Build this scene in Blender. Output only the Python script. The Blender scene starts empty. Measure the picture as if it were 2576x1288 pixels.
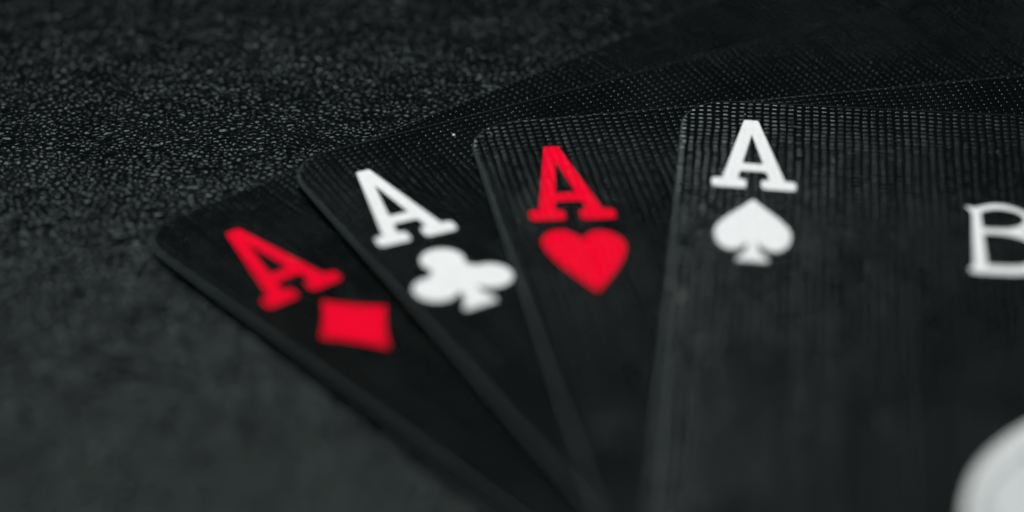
import bpy, bmesh, math, random
import numpy as np
from mathutils import Vector, Matrix
from mathutils.geometry import delaunay_2d_cdt

random.seed(7)
MM = 0.001
sc = bpy.context.scene
col = sc.collection

# ------------------------------------------------------------------ camera
PITCH = 33.0
cam_d = bpy.data.cameras.new('camera')
cam = bpy.data.objects.new('camera', cam_d)
col.objects.link(cam)
cam.location = (0, 0, 100 * MM)
cam.rotation_euler = (math.radians(90 - PITCH), 0, 0)
cam_d.sensor_width = 36.0
cam_d.lens = 36.0 * 7000 / 2576
cam_d.clip_start = 0.005
cam_d.clip_end = 20.0
cam_d.dof.use_dof = True
cam_d.dof.focus_distance = 0.1966
cam_d.dof.aperture_fstop = 11.0
sc.camera = cam

# ------------------------------------------------------------------ world and lamps
w = bpy.data.worlds.new('World')
sc.world = w
w.use_nodes = True
bg = w.node_tree.nodes['Background']
bg.inputs['Color'].default_value = (0.72, 0.98, 1.0, 1)
bg.inputs['Strength'].default_value = 0.011


def area(name, loc, target, sx, sy, power, color):
    d = bpy.data.lights.new(name, 'AREA')
    d.shape = 'RECTANGLE'
    d.size, d.size_y = sx, sy
    d.energy = power
    d.color = color
    o = bpy.data.objects.new(name, d)
    col.objects.link(o)
    o.location = loc
    o.rotation_euler = (Vector(target) - Vector(loc)).to_track_quat('-Z', 'Y').to_euler()
    return o


area('softbox_lamp', (-0.035, 0.222, 0.315), (-0.01, 0.155, 0), 0.10, 0.06, 1.08, (1.0, 1.0, 0.985))

area('front_fill_light', (-0.45, -0.35, 0.45), (-0.01, 0.155, 0), 0.6, 0.5, 0.8, (0.86, 1.0, 1.0))  # added weak fill from front left, brightens the camera-facing card edges

sc.view_settings.view_transform = 'Standard'
sc.view_settings.look = 'None'
sc.view_settings.exposure = 0.0
sc.view_settings.gamma = 1.0
sc.view_settings.use_curve_mapping = False
sc.cycles.use_denoising = True
sc.cycles.denoiser = 'OPENIMAGEDENOISE'
sc.cycles.denoising_input_passes = 'RGB'
sc.cycles.max_bounces = 6


# ------------------------------------------------------------------ materials
class NT:
    def __init__(self, name):
        self.m = bpy.data.materials.new(name)
        self.m.use_nodes = True
        self.t = self.m.node_tree
        self.b = self.t.nodes['Principled BSDF']

    def n(self, kind, **kw):
        x = self.t.nodes.new(kind)
        for k, v in kw.items():
            setattr(x, k, v)
        return x

    def val(self, sock, v):
        if hasattr(v, 'is_output') or isinstance(v, bpy.types.NodeSocket):
            self.t.links.new(v, sock)
        else:
            sock.default_value = v

    def math(self, op, a, b=0.0, c=0.0, clamp=False):
        x = self.n('ShaderNodeMath', operation=op, use_clamp=clamp)
        self.val(x.inputs[0], a)
        self.val(x.inputs[1], b)
        self.val(x.inputs[2], c)
        return x.outputs[0]

    def noise(self, vec, scale, detail=2.0, rough=0.5):
        x = self.n('ShaderNodeTexNoise')
        self.val(x.inputs['Vector'], vec)
        x.inputs['Scale'].default_value = scale
        x.inputs['Detail'].default_value = detail
        x.inputs['Roughness'].default_value = rough
        return x.outputs['Fac'], x.outputs['Color']

    def ramp(self, fac, lo, hi, a=0.0, b=1.0):
        x = self.n('ShaderNodeMapRange', interpolation_type='SMOOTHSTEP')
        self.val(x.inputs[0], fac)
        self.val(x.inputs[1], lo)
        self.val(x.inputs[2], hi)
        self.val(x.inputs[3], a)
        self.val(x.inputs[4], b)
        return x.outputs[0]


def weave_height(k):
    """linen embossing in card coordinates (mm): rows of short raised dashes"""
    uv = k.n('ShaderNodeUVMap', uv_map='card_mm').outputs[0]
    _, wc = k.noise(uv, 0.35, 1.0)
    sub = k.n('ShaderNodeVectorMath', operation='SUBTRACT')
    k.t.links.new(wc, sub.inputs[0])
    sub.inputs[1].default_value = (0.5, 0.5, 0.5)
    scl = k.n('ShaderNodeVectorMath', operation='SCALE')
    k.t.links.new(sub.outputs[0], scl.inputs[0])
    scl.inputs['Scale'].default_value = 0.22
    add = k.n('ShaderNodeVectorMath', operation='ADD')
    k.t.links.new(uv, add.inputs[0])
    k.t.links.new(scl.outputs[0], add.inputs[1])
    sep = k.n('ShaderNodeSeparateXYZ')
    k.t.links.new(add.outputs[0], sep.inputs[0])
    PU, PV = 0.57, 0.54
    cu = k.math('DIVIDE', sep.outputs[0], PU)
    iu = k.math('FLOOR', cu)
    # each thread column is shifted along its length and has its own strength
    wn = k.n('ShaderNodeTexWhiteNoise', noise_dimensions='1D')
    k.val(wn.inputs['W'], iu)
    shift = k.math('MULTIPLY', wn.outputs['Value'], 0.35)
    cv = k.math('ADD', k.math('DIVIDE', sep.outputs[1], PV), shift)
    iv = k.math('FLOOR', cv)
    fu = k.math('ABSOLUTE', k.math('SUBTRACT', k.math('FRACT', cu), 0.5))
    fv = k.math('ABSOLUTE', k.math('SUBTRACT', k.math('FRACT', cv), 0.5))
    cmb = k.n('ShaderNodeCombineXYZ')
    k.t.links.new(iu, cmb.inputs[0])
    k.t.links.new(iv, cmb.inputs[1])
    w2 = k.n('ShaderNodeTexWhiteNoise', noise_dimensions='2D')
    k.t.links.new(cmb.outputs[0], w2.inputs['Vector'])
    half = k.math('ADD', k.math('MULTIPLY', wn.outputs['Value'], 0.08), 0.37)
    du = k.ramp(fu, half, k.math('SUBTRACT', half, 0.19), 0.0, 1.0)
    dv = k.ramp(fv, 0.46, 0.08, 0.0, 1.0)
    h = k.math('MULTIPLY', du, dv)
    amp = k.math('ADD', k.math('MULTIPLY', w2.outputs['Value'], 0.45), 0.55)
    amp2 = k.math('ADD', k.math('MULTIPLY', wn.outputs['Value'], 0.5), 0.5)
    h = k.math('MULTIPLY', k.math('MULTIPLY', h, amp), amp2)
    fine, _ = k.noise(uv, 9.0, 3.0, 0.6)
    return k.math('ADD', h, k.math('MULTIPLY', fine, 0.05)), uv


def weave_bump(k, strength, dist):
    h, uv = weave_height(k)
    k.h = h
    bp = k.n('ShaderNodeBump')
    bp.inputs['Strength'].default_value = strength
    bp.inputs['Distance'].default_value = dist
    k.t.links.new(h, bp.inputs['Height'])
    k.t.links.new(bp.outputs[0], k.b.inputs['Normal'])
    return uv


def mat_card():
    k = NT('card_black_plastic')
    uv = weave_bump(k, 1.0, 0.00014)
    f, _ = k.noise(uv, 0.12, 3.0)
    k.b.inputs['Base Color'].default_value = (0.0018, 0.0023, 0.0024, 1)
    k.val(k.b.inputs['Roughness'], k.ramp(f, 0.3, 0.7, 0.21, 0.30))
    k.b.inputs['Specular IOR Level'].default_value = 0.34
    k.b.inputs['Specular Tint'].default_value = (0.84, 1.0, 1.0, 1)
    return k.m


def mat_edge():
    k = NT('card_edge_core')
    k.b.inputs['Base Color'].default_value = (0.046, 0.061, 0.061, 1)
    k.b.inputs['Roughness'].default_value = 0.32
    k.b.inputs['Specular IOR Level'].default_value = 0.5
    return k.m


def mat_print(name, colr, rough=0.3, spec=0.05, bump=0.00004, thin=0.0):
    k = NT(name)
    uv = weave_bump(k, 1.0, bump)
    f, _ = k.noise(uv, 1.5, 4.0)
    mx = k.n('ShaderNodeMix', data_type='RGBA')
    fac = k.ramp(f, 0.35, 0.75, 0.0, 0.25)
    if thin:                                                  # ink lies thinner in the valleys of the weave
        fac = k.math('ADD', fac, k.ramp(k.h, 0.45, 0.05, 0.0, thin), clamp=True)
    k.t.links.new(fac, mx.inputs[0])
    mx.inputs[6].default_value = (*colr, 1)
    mx.inputs[7].default_value = (*[c * 0.72 for c in colr], 1)
    k.t.links.new(mx.outputs[2], k.b.inputs['Base Color'])
    k.b.inputs['Roughness'].default_value = rough
    k.b.inputs['Specular IOR Level'].default_value = spec
    return k.m


def mat_speckle():
    k = NT('print_white_speckled')
    uv = weave_bump(k, 1.0, 0.00003)
    v = k.n('ShaderNodeTexVoronoi', feature='F1')
    k.t.links.new(uv, v.inputs['Vector'])
    v.inputs['Scale'].default_value = 0.75
    v.inputs['Randomness'].default_value = 0.6
    mx = k.n('ShaderNodeMix', data_type='RGBA')
    k.t.links.new(k.ramp(v.outputs['Distance'], 0.30, 0.16), mx.inputs[0])
    mx.inputs[6].default_value = (0.60, 0.63, 0.64, 1)
    mx.inputs[7].default_value = (0.22, 0.24, 0.26, 1)
    k.t.links.new(mx.outputs[2], k.b.inputs['Base Color'])
    k.b.inputs['Roughness'].default_value = 0.45
    return k.m


def mat_leather(name, relief):
    k = NT(name)
    tc = k.n('ShaderNodeTexCoord')
    mp = k.n('ShaderNodeMapping')
    k.t.links.new(tc.outputs['Object'], mp.inputs[0])
    mp.inputs['Scale'].default_value = (1000, 1000, 1000)     # millimetres
    v0 = mp.outputs[0]
    big, _ = k.noise(v0, 0.25, 3.0)
    fin, _ = k.noise(v0, 7.0, 3.0, 0.6)
    h = k.math('MULTIPLY', fin, 0.26)
    if relief:                                                # the part with no modelled grain
        vor = k.n('ShaderNodeTexVoronoi', feature='SMOOTH_F1', voronoi_dimensions='2D')
        k.t.links.new(v0, vor.inputs['Vector'])
        vor.inputs['Scale'].default_value = 2.4
        h = k.math('ADD', h, k.ramp(vor.outputs['Distance'], 0.7, 0.05))
    bp = k.n('ShaderNodeBump')
    bp.inputs['Strength'].default_value = 1.0
    bp.inputs['Distance'].default_value = 0.0001
    k.t.links.new(h, bp.inputs['Height'])
    k.t.links.new(bp.outputs[0], k.b.inputs['Normal'])
    mx = k.n('ShaderNodeMix', data_type='RGBA')
    k.t.links.new(k.ramp(big, 0.35, 0.7), mx.inputs[0])
    mx.inputs[6].default_value = (0.0014, 0.0020, 0.0021, 1)
    mx.inputs[7].default_value = (0.0026, 0.0036, 0.0037, 1)
    k.t.links.new(mx.outputs[2], k.b.inputs['Base Color'])
    k.b.inputs['Roughness'].default_value = 0.28
    k.b.inputs['Specular IOR Level'].default_value = 0.14
    k.b.inputs['Specular Tint'].default_value = (0.82, 1.0, 1.0, 1)
    return k.m


M_CARD, M_EDGE = mat_card(), mat_edge()
M_WHITE = mat_print('print_white', (0.84, 0.86, 0.87))
M_RED = mat_print('print_red', (0.98, 0.0006, 0.027), spec=0.10, bump=0.00009, thin=0.3)
M_GREY = mat_print('print_pale_grey', (0.71, 0.74, 0.74))
M_LINE = mat_print('print_grey_line', (0.36, 0.38, 0.39))
M_SPECK = mat_speckle()
M_LEATHER = mat_leather('black_grained_leather', False)
M_LEATHER_FAR = mat_leather('black_leather_beyond', True)
kd = NT('dust_white')
kd.b.inputs['Base Color'].default_value = (0.75, 0.75, 0.74, 1)
kd.b.inputs['Roughness'].default_value = 0.8
M_DUST = kd.m


# ------------------------------------------------------------------ the surface
P_D = (-25.2861, 155.6217, 0.6916, 0.95, 0.20)     # x, y, turn, curl at the left edge, curl at the top edge
P_C = (-15.8672, 163.723, 0.4832, 0.90, 0.25)
P_H = (-3.2932, 167.6631, 0.184, 0.60, 0.25)
P_S = (12.0699, 170.6641, -0.0933, 0.35, 0.10)


def value_noise(x, y, seed):
    def h(i, j):
        n = (i * 374761393 + j * 668265263 + seed * 974711) & 0x7fffffff
        n = ((n ^ (n >> 13)) * 1274126177) & 0x7fffffff
        return ((n ^ (n >> 16)) & 0xffff) / 65535.0
    i, j = np.floor(x).astype(np.int64), np.floor(y).astype(np.int64)
    fx, fy = x - i, y - j
    fx, fy = fx * fx * (3 - 2 * fx), fy * fy * (3 - 2 * fy)
    return (h(i, j) * (1 - fx) + h(i + 1, j) * fx) * (1 - fy) + (h(i, j + 1) * (1 - fx) + h(i + 1, j + 1) * fx) * fy


def worley(x, y, seed, jit=0.95):
    """distances to the nearest and second nearest pebble centre and the nearest one's random value"""
    def h(i, j, k):
        n = (i * 374761393 + j * 668265263 + (seed + k) * 974711) & 0x7fffffff
        n = ((n ^ (n >> 13)) * 1274126177) & 0x7fffffff
        return ((n ^ (n >> 16)) & 0xffff) / 65535.0
    i0, j0 = np.floor(x).astype(np.int64), np.floor(y).astype(np.int64)
    f1 = np.full(x.shape, 9.0)
    f2 = np.full(x.shape, 9.0)
    rv = np.zeros(x.shape)
    for dj in (-1, 0, 1):
        for di in (-1, 0, 1):
            i, j = i0 + di, j0 + dj
            d = np.hypot(i + 0.5 + jit * (h(i, j, 0) - 0.5) - x, j + 0.5 + jit * (h(i, j, 1) - 0.5) - y)
            nr = d < f1
            f2 = np.where(nr, f1, np.minimum(f2, d))
            rv = np.where(nr, h(i, j, 2), rv)
            f1 = np.where(nr, d, f1)
    return f1, f2, rv


def grain(x, y):
    """height of the leather grain in mm at points in mm"""
    wx = x + 0.42 * (value_noise(x * 1.1, y * 1.1, 3) - .5) + 0.9 * (value_noise(x * .3, y * .3, 4) - .5)
    wy = y + 0.42 * (value_noise(x * 1.1, y * 1.1, 5) - .5) + 0.9 * (value_noise(x * .3, y * .3, 6) - .5)
    c, s_ = math.cos(0.14), math.sin(0.14)
    px, py = (c * wx + s_ * wy) / 0.56, (c * wy - s_ * wx) / 0.335
    f1, f2, rv = worley(px, py, 11)
    t = np.clip((f2 - f1) / 0.30, 0, 1)
    dome = np.clip(1 - (f1 / 0.95) ** 2, 0, 1) * (0.2 + 0.8 * t * t * (3 - 2 * t))
    peb = dome * (0.7 + 0.4 * rv)
    und = value_noise(x * .9, y * .9, 21) * 0.5 + value_noise(x * .33, y * .33, 22)
    crease = np.abs(value_noise(x * .55, y * .55, 31) - .5) * 2
    crease = 1 - np.clip(crease / 0.09, 0, 1)
    return GRAIN * (peb - 0.35 * crease + 0.5 * (und - 0.75)) - 0.12


GRAIN = 0.115


def build_surface():
    x0, x1, y0, y1, d = -52.0, 30.0, 104.0, 206.0, 0.078
    xs = np.arange(x0, x1, d)
    ys = np.arange(y0, y1, d)
    X, Y = np.meshgrid(xs, ys)
    Zh = grain(X, Y)
    # the finely grained skin only where no card lies on it
    hid = np.zeros(X.shape, bool)
    for x, y, th, a, b in (P_D, P_C, P_H, P_S):
        c, s_ = math.cos(th), math.sin(th)
        u, v = (X - x) * c + (Y - y) * s_, (X - x) * s_ - (Y - y) * c
        hid |= (u > 5) & (u < 58) & (v > 5) & (v < 83)
    ny, nx = X.shape
    idx = np.arange(nx * ny).reshape(ny, nx)
    keep = ~(hid[:-1, :-1] & hid[1:, 1:])
    q = np.stack([idx[:-1, :-1], idx[:-1, 1:], idx[1:, 1:], idx[1:, :-1]], -1)[keep]
    used, inv = np.unique(q, return_inverse=True)
    q = inv.reshape(-1, 4)
    V = np.stack([X.ravel(), Y.ravel(), Zh.ravel()], 1)[used] * MM
    # the rest of the hide around and below, level with the grain
    cx = np.array([-420, x0, x1, 420.0])
    cy = np.array([-250, y0, y1, 800.0])
    CX, CY = np.meshgrid(cx, cy)
    CV = np.stack([CX.ravel(), CY.ravel(), np.full(16, -0.11)], 1) * MM
    b = len(V)
    cq = []
    for j in range(3):
        for i in range(3):
            if (i, j) != (1, 1):
                n = b + j * 4 + i
                cq.append((n, n + 1, n + 5, n + 4))
    deep = np.array([[x0, y0, -0.4], [x1, y0, -0.4], [x1, y1, -0.4], [x0, y1, -0.4]]) * MM
    cq.append((b + 16, b + 17, b + 18, b + 19))
    V = np.concatenate([V, CV, deep]).astype(np.float32)
    Q = np.concatenate([q, np.array(cq)]).astype(np.int32)
    me = bpy.data.meshes.new('leather_surface')
    me.vertices.add(len(V))
    me.vertices.foreach_set('co', V.ravel())
    me.loops.add(Q.size)
    me.loops.foreach_set('vertex_index', Q.ravel())
    me.polygons.add(len(Q))
    me.polygons.foreach_set('loop_start', np.arange(0, Q.size, 4, dtype=np.int32))
    mi = np.zeros(len(Q), np.int32)
    mi[-len(cq):] = 1
    me.polygons.foreach_set('material_index', mi)
    me.polygons.foreach_set('use_smooth', np.ones(len(Q), bool))
    me.update(calc_edges=True)
    me.validate()
    me.materials.append(M_LEATHER)
    me.materials.append(M_LEATHER_FAR)
    o = bpy.data.objects.new('leather_surface', me)
    col.objects.link(o)
    o['kind'] = 'structure'
    o['label'] = 'black grained leather surface lying under the fanned cards'
    return o


build_surface()

# ------------------------------------------------------------------ cards
CW, CH, CR, CT = 63.0, 88.0, 3.5, 0.24      # width, height, corner radius, thickness (mm)


def smooth(t):
    t = min(max(t, 0.0), 1.0)
    return t * t * (3 - 2 * t)


def surf_z(c, u, v):
    """height of the card's face: flat, curling up a little at its left and top edges"""
    side = c['a'] * math.exp(-max(u, 0) / 12) * (0.35 + 0.65 * smooth(v / 26)) * (1 - smooth((v - 46) / 34))
    return c['z'] + side + c['b'] * math.exp(-max(v, 0) / 12)


def outline(inset):
    pts = []
    r = CR - inset
    x0, x1, y0, y1 = inset, CW - inset, inset, CH - inset
    corners = [(x0 + r, y0 + r, 180, 270), (x1 - r, y0 + r, 270, 360), (x1 - r, y1 - r, 0, 90), (x0 + r, y1 - r, 90, 180)]
    for ci, (cx, cy, a0, a1) in enumerate(corners):
        for i in range(15):
            a = math.radians(a0 + (a1 - a0) * i / 14)
            pts.append((cx + r * math.cos(a), cy + r * math.sin(a)))
        nx = corners[(ci + 1) % 4]
        a = math.radians(nx[2])
        p, q = pts[-1], (nx[0] + r * math.cos(a), nx[1] + r * math.sin(a))
        n = int(math.dist(p, q) / 1.5)
        for i in range(1, n):
            pts.append((p[0] + (q[0] - p[0]) * i / n, p[1] + (q[1] - p[1]) * i / n))
    return pts


def fill(loops, step):
    """triangulate outline loops (first outer, the rest holes) with interior grid points"""
    verts, edges = [], []
    for lp in loops:
        b = len(verts)
        verts += [Vector(p) for p in lp]
        edges += [(b + i, b + (i + 1) % len(lp)) for i in range(len(lp))]

    def inside(p, lp):
        r = False
        for i in range(len(lp)):
            (x1, y1), (x2, y2) = lp[i], lp[i - 1]
            if (y1 > p[1]) != (y2 > p[1]) and p[0] < (x2 - x1) * (p[1] - y1) / (y2 - y1) + x1:
                r = not r
        return r

    def near(p):
        for lp in loops:
            for q in lp:
                if abs(q[0] - p[0]) < step * 0.35 and abs(q[1] - p[1]) < step * 0.35:
                    return True
        return False
    ox = [p[0] for p in loops[0]]
    oy = [p[1] for p in loops[0]]
    x = min(ox) + step
    while x < max(ox):
        y = min(oy) + step
        while y < max(oy):
            p = (x, y)
            if inside(p, loops[0]) and not any(inside(p, h) for h in loops[1:]) and not near(p):
                verts.append(Vector(p))
            y += step
        x += step
    v, e, f, *_ = delaunay_2d_cdt(verts, edges, [], 0, 1e-5)
    tris = []
    for t in f:
        cx = sum(v[i][0] for i in t) / len(t)
        cy = sum(v[i][1] for i in t) / len(t)
        if inside((cx, cy), loops[0]) and not any(inside((cx, cy), h) for h in loops[1:]):
            tris.append(t)
    return [tuple(q) for q in v], tris


def finish(name, verts, faces, uvs, mats, parent, fmat=None):
    me = bpy.data.meshes.new(name)
    me.from_pydata(verts, [], faces)
    lay = me.uv_layers.new(name='card_mm')
    for lp in me.loops:
        lay.data[lp.index].uv = uvs[lp.vertex_index]
    for m in mats:
        me.materials.append(m)
    for i, p in enumerate(me.polygons):
        p.use_smooth = True
        if fmat:
            p.material_index = fmat[i]
    bm = bmesh.new()
    bm.from_mesh(me)
    if fmat:
        bmesh.ops.recalc_face_normals(bm, faces=bm.faces)
    else:
        for f in bm.faces:
            f.normal_update()
            if f.normal.z < 0:
                f.normal_flip()
    bm.to_mesh(me)
    bm.free()
    o = bpy.data.objects.new(name, me)
    col.objects.link(o)
    o.parent = parent
    return o


FACE_CACHE = {}


def card_body(c, root):
    prof = [(0.50, 0.0), (0.24, 0.0), (0.12, 0.004), (0.065, 0.02), (0.02, 0.055), (0.0, 0.10), (0.0, 0.15), (0.02, 0.20), (0.08, CT)]
    if not FACE_CACHE:
        FACE_CACHE['f'] = fill([outline(prof[0][0])], 2.0)
        FACE_CACHE['r'] = [outline(i) for i, _ in prof]
    fv, ft = FACE_CACHE['f']
    rings = FACE_CACHE['r']
    n = len(rings[0])
    verts, uvs, faces, fm = [], [], [], []

    def put(p, drop):
        verts.append((p[0] * MM, -p[1] * MM, (surf_z(c, *p) - drop) * MM))
        uvs.append((p[0] + c['uo'], p[1] + c['uo'] * 1.7))
    for p in fv:                       # the outline comes first in fv, in order
        put(p, 0.0)
    faces += [tuple(t) for t in ft]
    fm += [0] * len(ft)
    starts = [0]
    for ri in range(1, len(prof)):
        starts.append(len(verts))
        for p in rings[ri]:
            put(p, prof[ri][1])
    for ri in range(len(prof) - 1):
        s0, s1 = starts[ri], starts[ri + 1]
        for i in range(n):
            j = (i + 1) % n
            faces.append((s0 + i, s0 + j, s1 + j, s1 + i))
            fm.append(0 if ri < 2 else 1)
    b = len(verts)
    sl = starts[-1]
    inner = fv[n:]
    for p in inner:
        put(p, CT)
    rm = {i: sl + i for i in range(n)}
    rm.update({n + i: b + i for i in range(len(inner))})
    for t in ft:
        faces.append(tuple(rm[i] for i in reversed(t)))
        fm.append(0)
    return finish('card_body', verts, faces, uvs, [M_CARD, M_EDGE], root, fm)


def printed(name, loops, mat, c, root, lift=0.012, step=0.6):
    v, t = fill(loops, step)
    verts = [(p[0] * MM, -p[1] * MM, (surf_z(c, *p) + lift) * MM) for p in v]
    uvs = [(p[0] + c['uo'], p[1] + c['uo'] * 1.7) for p in v]
    return finish(name, verts, t, uvs, [mat], root)


def curve(pts, closed=True, n=8):
    """smooth loop through points; a point given as (x, y, 1) is a sharp corner"""
    segs = []
    N = len(pts)
    out = []
    for i in range(N):
        p1, p2 = pts[i], pts[(i + 1) % N]
        p0, p3 = pts[i - 1], pts[(i + 2) % N]
        if len(p1) > 2:
            p0 = (2 * p1[0] - p2[0], 2 * p1[1] - p2[1])
        if len(p2) > 2:
            p3 = (2 * p2[0] - p1[0], 2 * p2[1] - p1[1])
        for s in range(n):
            t = s / n
            q = []
            for d in (0, 1):
                a, b_, c_, e = p0[d], p1[d], p2[d], p3[d]
                q.append(0.5 * (2 * b_ + (c_ - a) * t + (2 * a - 5 * b_ + 4 * c_ - e) * t * t + (3 * b_ - a - 3 * c_ + e) * t ** 3))
            out.append(tuple(q))
    return out


def rounded(pts, r):
    """polygon with its corners rounded; r is one radius or one for each corner"""
    out = []
    N = len(pts)
    for i in range(N):
        rr = r[i] if isinstance(r, (list, tuple)) else r
        p, a, b = Vector(pts[i]), Vector(pts[i - 1]), Vector(pts[(i + 1) % N])
        da, db = (a - p), (b - p)
        la, lb = min(rr, da.length * 0.45), min(rr, db.length * 0.45)
        s, e = p + da.normalized() * la, p + db.normalized() * lb
        for k in range(6):
            t = k / 5
            out.append(tuple(s * (1 - t) ** 2 + p * 2 * t * (1 - t) + e * t * t))
    return out


A_OUT = [(-.086, 1), (.086, 1), (.372, .125), (.5, .125), (.5, 0), (.09, 0), (.09, .125), (.190, .125), (.158, .247),
         (-.158, .247), (-.190, .125), (-.09, .125), (-.09, 0), (-.5, 0), (-.5, .125), (-.372, .125)]
A_R = [.02, .02, .03, .06, .06, .06, .06, .05, .04, .04, .05, .06, .06, .06, .06, .03]
A_IN = [(0, .79), (.125, .357), (-.125, .357)]


def letter_a(aff):
    def m(p):
        return tuple(p[0] * aff[0][i] + p[1] * aff[1][i] + aff[2][i] for i in (0, 1))
    # round in letter proportions (the letter is 5.7 x 9.1 mm)
    s = 9.1 / 5.7
    o = [(x, y / s) for x, y in rounded([(x, y * s) for x, y in A_OUT], A_R)]
    i = [(x, y / s) for x, y in rounded([(x, y * s) for x, y in A_IN], .03)]
    return [[m(p) for p in o], [m(p) for p in i]]


def frame(o, ux, vx):
    """points (x, y) -> o + x*ux + y*vx"""
    return lambda p: (o[0] + p[0] * ux[0] + p[1] * vx[0], o[1] + p[0] * ux[1] + p[1] * vx[1])


def mirror(half):
    """half: left side from tip to foot, x <= 0; the right side is its mirror image"""
    right = [(-p[0],) + tuple(p[1:]) for p in reversed(half) if abs(p[0]) > 1e-6]
    return half + right


SPADE = mirror([(0, 1, 1), (-.16, .855), (-.36, .68), (-.478, .53), (-.5, .41), (-.46, .275), (-.35, .185), (-.22, .18),
                (-.10, .255), (-.055, .30, 1), (-.085, .17), (-.21, .03, 1), (-.205, 0, 1)])
HEART = mirror([(0, .845, 1), (-.055, .92), (-.16, .99), (-.29, 1.0), (-.42, .935), (-.497, .81), (-.475, .66), (-.37, .46), (-.19, .22), (0, 0, 1)])


def card(label, pose, aff, suit_fn, z, colr, uo):
    x, y, th, a, b = pose
    c = dict(z=z, a=a, b=b, uo=uo)
    root = bpy.data.objects.new('playing_card', None)
    root.empty_display_size = 0.005
    col.objects.link(root)
    root.location = (x * MM, y * MM, 0)
    root.rotation_euler = (0, 0, th)
    root['label'] = label
    root['category'] = 'playing card'
    root['group'] = 'black aces fanned out on the leather'
    card_body(c, root)
    o = printed('index_letter', letter_a(aff), M_RED if colr == 'red' else M_WHITE, c, root)
    o['label'] = colr + ' letter A printed in the corner'
    suit_fn(c, root)
    return c, root


def diamonds(c, root):
    pts = [(4.93, 14.68), (7.74, 17.71), (4.93, 21.7), (2.28, 18.15)]
    cx, cy = 4.96, 18.05
    lp = []
    for i in range(4):
        p, q = pts[i], pts[(i + 1) % 4]
        m = ((p[0] + q[0]) / 2, (p[1] + q[1]) / 2)
        m = (m[0] + (cx - m[0]) * .07, m[1] + (cy - m[1]) * .07)
        for s in range(8):
            t = s / 8
            lp.append(tuple((1 - t) ** 2 * p[k] + 2 * t * (1 - t) * (2 * m[k] - (p[k] + q[k]) / 2) + t * t * q[k] for k in (0, 1)))
    printed('suit_pip', [lp], M_RED, c, root)['label'] = 'red diamond pip below the letter'


def hearts(c, root):
    m = frame((4.76, 22.17), (5.36, 0.86), (0.36, -7.33))
    printed('suit_pip', [[m(p) for p in curve(HEART)]], M_RED, c, root)['label'] = 'red heart pip below the letter'


def spades(c, root):
    m = frame((5.30, 20.72), (4.97, 0.05), (-0.10, -7.62))
    printed('suit_pip', [[m(p) for p in curve(SPADE)]], M_WHITE, c, root)['label'] = 'white spade pip below the letter'
    # the first letter of the printed word
    bo = curve([(19.18, 12.32, 1), (19.9, 12.42), (20.5, 12.1), (21.2, 11.88), (22.1, 12.02), (23.0, 12.6), (23.55, 13.5), (23.4, 14.5),
                (22.8, 15.15, 1), (23.7, 15.75), (24.35, 16.9), (24.3, 18.5), (23.5, 19.8), (22.4, 20.27), (21.4, 20.36), (20.4, 20.36), (19.5, 20.36),
                (19.17, 20.05), (19.28, 19.72), (19.47, 19.3), (19.54, 16.1), (19.6, 13.3), (19.45, 12.8)], n=5)
    c1 = curve([(20.18, 12.98, 1), (20.6, 12.72), (21.14, 12.52), (21.9, 12.55), (22.65, 12.88), (23.02, 13.55), (22.8, 14.3), (22.05, 14.83), (21.0, 14.96), (20.21, 14.9, 1)], n=5)
    c2 = curve([(20.23, 15.6, 1), (21.2, 15.58), (21.95, 15.7), (22.85, 16.1), (23.45, 17.05), (23.4, 18.3), (22.65, 19.2), (21.6, 19.4), (20.3, 19.4, 1)], n=5)
    bo, c1, c2 = [[(x, y + .15) for x, y in q] for q in (bo, c1, c2)]
    printed('printed_letter', [bo, c1, c2], M_WHITE, c, root, step=0.4)['label'] = 'white serif letter B printed across the card'
    half = [(0, 25.4, 1), (-3.2, 29.1), (-6.7, 33.1), (-9.5, 36.15), (-11.4, 38.4), (-12.9, 41.05), (-13.65, 43.9), (-13.75, 46.4), (-12.95, 49.8), (-10.9, 53.0),
            (-7.6, 54.0), (-4.6, 53.0), (-2.4, 50.6), (-1.3, 49.2, 1), (-1.9, 53.5), (-3.6, 57.8), (-6.2, 61.0, 1)]
    big = [(31.53 + x, y + .17) for x, y in curve(mirror(half))]
    o = printed('centre_pip', [big], M_GREY, c, root, step=1.2)
    o['label'] = 'large white spade in the middle of the card'
    inner = [(0, 28.2, 1), (-3.2, 32.0), (-6.6, 35.7), (-9.1, 38.4), (-11.3, 41.1), (-12.5, 43.9), (-12.6, 46.5), (-11.6, 49.5), (-9.8, 51.6), (-7.4, 52.2),
             (-5.2, 51.4), (-3.2, 49.4), (-1.6, 46.8, 1), (-0.9, 48.6), (-1.0, 50.0), (-1.2, 53.5, 1)]
    lp0 = [(x, y + .17) for x, y in curve(mirror(inner))]
    lp = [(31.53 + x, y) for x, y in lp0]
    ring = [(31.53 + x * 1.035, 44.7 + (y - 44.7) * 1.03) for x, y in lp0]
    printed('inner_outline', [ring, lp], M_LINE, c, o, lift=0.024, step=1.2)['label'] = 'thin grey outline inside the large spade'
    p = printed('speckled_field', [lp], M_SPECK, c, o, lift=0.024, step=1.2)
    p['label'] = 'grey speckled filling inside the large spade'


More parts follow.
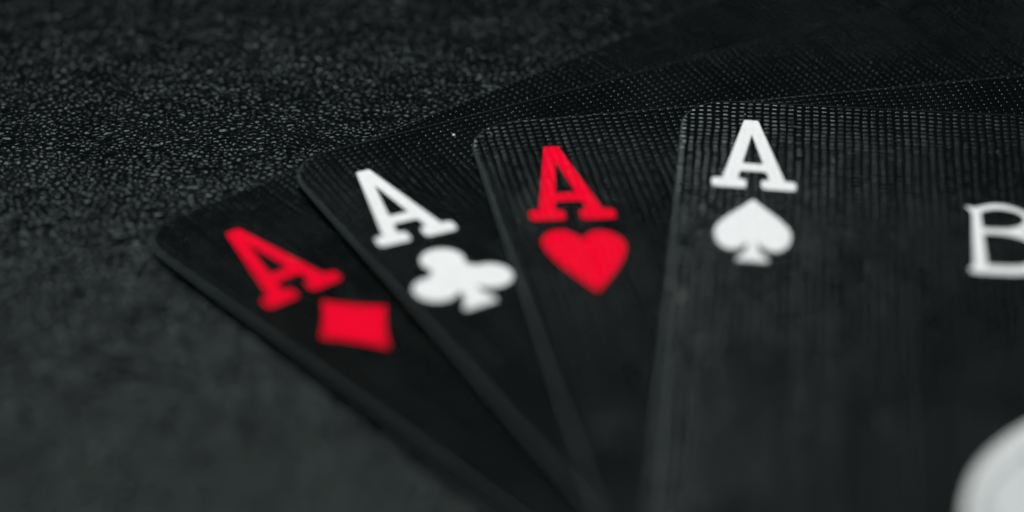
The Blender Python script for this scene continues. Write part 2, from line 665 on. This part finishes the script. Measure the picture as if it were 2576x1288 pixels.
def clubs(c, root):
    r = 1.47
    L = []
    cs = [(4.28, 16.3), (2.27, 19.36), (6.22, 19.27)]

    def circ(cx, cy, a0, a1, n=18):
        return [(cx + r * math.cos(math.radians(a0 + (a1 - a0) * i / n)), cy + r * math.sin(math.radians(a0 + (a1 - a0) * i / n))) for i in range(n + 1)]
    L += circ(*cs[0], 142, 398)
    L += circ(*cs[2], 262, 508)
    L += [(4.82, 20.35), (5.0, 21.1), (5.32, 21.85), (5.26, 22.15), (2.93, 22.35), (2.87, 22.1), (3.42, 21.25), (3.66, 20.4)]
    L += circ(*cs[1], 32, 278)
    printed('suit_pip', [L], M_WHITE, c, root)['label'] = 'white club pip below the letter'


cD, rD = card('black ace of diamonds with red print, lowest card of the fan', P_D, ((5.863, -0.055), (0.693, -9.34), (4.689, 13.306)), diamonds, .29, 'red', 0.0)
cC, rC = card('black ace of clubs with white club pip, lying on the ace of diamonds', P_C, ((5.652, 0.13), (0.357, -9.589), (4.161, 13.151)), clubs, .86, 'white', 11.3)
cH, rH = card('black ace of hearts with red heart pip, between clubs and spades', P_H, ((5.645, 0.543), (0.319, -9.521), (5.033, 13.383)), hearts, 1.60, 'red', 23.9)
cS, rS = card('black ace of spades with white spade pip, topmost card of the fan', P_S, ((5.66, 0.155), (-0.377, -9.051), (5.221, 11.70)), spades, 2.25, 'white', 37.1)


# ------------------------------------------------------------------ dust
def dust(c, pose, u, v, size, label, seed):
    rnd = random.Random(seed)
    bm = bmesh.new()
    bmesh.ops.create_icosphere(bm, subdivisions=2, radius=size * MM)
    for q in bm.verts:
        q.co *= 0.75 + 0.5 * rnd.random()
        q.co.z *= 0.6
    lo = min(q.co.z for q in bm.verts)
    for q in bm.verts:
        q.co.z -= lo
    me = bpy.data.meshes.new('dust_speck')
    bm.to_mesh(me)
    bm.free()
    me.materials.append(M_DUST)
    o = bpy.data.objects.new('dust_speck', me)
    col.objects.link(o)
    x, y, th = pose[:3]
    cs, sn = math.cos(th), math.sin(th)
    o.location = ((x + cs * u + sn * v) * MM, (y + sn * u - cs * v) * MM, (surf_z(c, u, v)) * MM)
    o['label'] = label
    o['category'] = 'dust'
    o['group'] = 'dust specks on the cards'


dust(cC, P_C, 12.23, 2.06, 0.10, 'bright white dust speck on the ace of clubs beside the hearts corner', 1)
dust(cS, P_S, 0.9, 25.53, 0.10, 'blurred dust speck on the left edge of the ace of spades', 2)
dust(cS, P_S, 0.35, 6.05, 0.06, 'tiny dust speck at the left edge of the ace of spades beside its A', 3)
dust(cS, P_S, 11.14, 1.5, 0.04, 'tiny dust speck near the top edge of the ace of spades', 4)

TINY = {id(cC): 'tiny pale dust speck in the weave along the top of the ace of clubs',
        id(cH): 'tiny pale dust speck in the weave along the top of the ace of hearts',
        id(cS): 'tiny pale dust speck in the weave around the A of spades'}
rnd = random.Random(5)
for c, P, u, v in ((cC, P_C, 9.6, 1.9), (cC, P_C, 17.5, 1.0), (cH, P_H, 8.8, 3.6), (cH, P_H, 1.6, 1.6), (cH, P_H, 13.4, 1.1),
                   (cS, P_S, 4.4, 1.9), (cS, P_S, 7.9, 3.2), (cS, P_S, 15.6, 4.4), (cS, P_S, 21.7, 5.2), (cS, P_S, 12.4, 9.5)):
    dust(c, P, u, v, 0.022 + 0.022 * rnd.random(), TINY[id(c)], rnd.randint(1, 999))
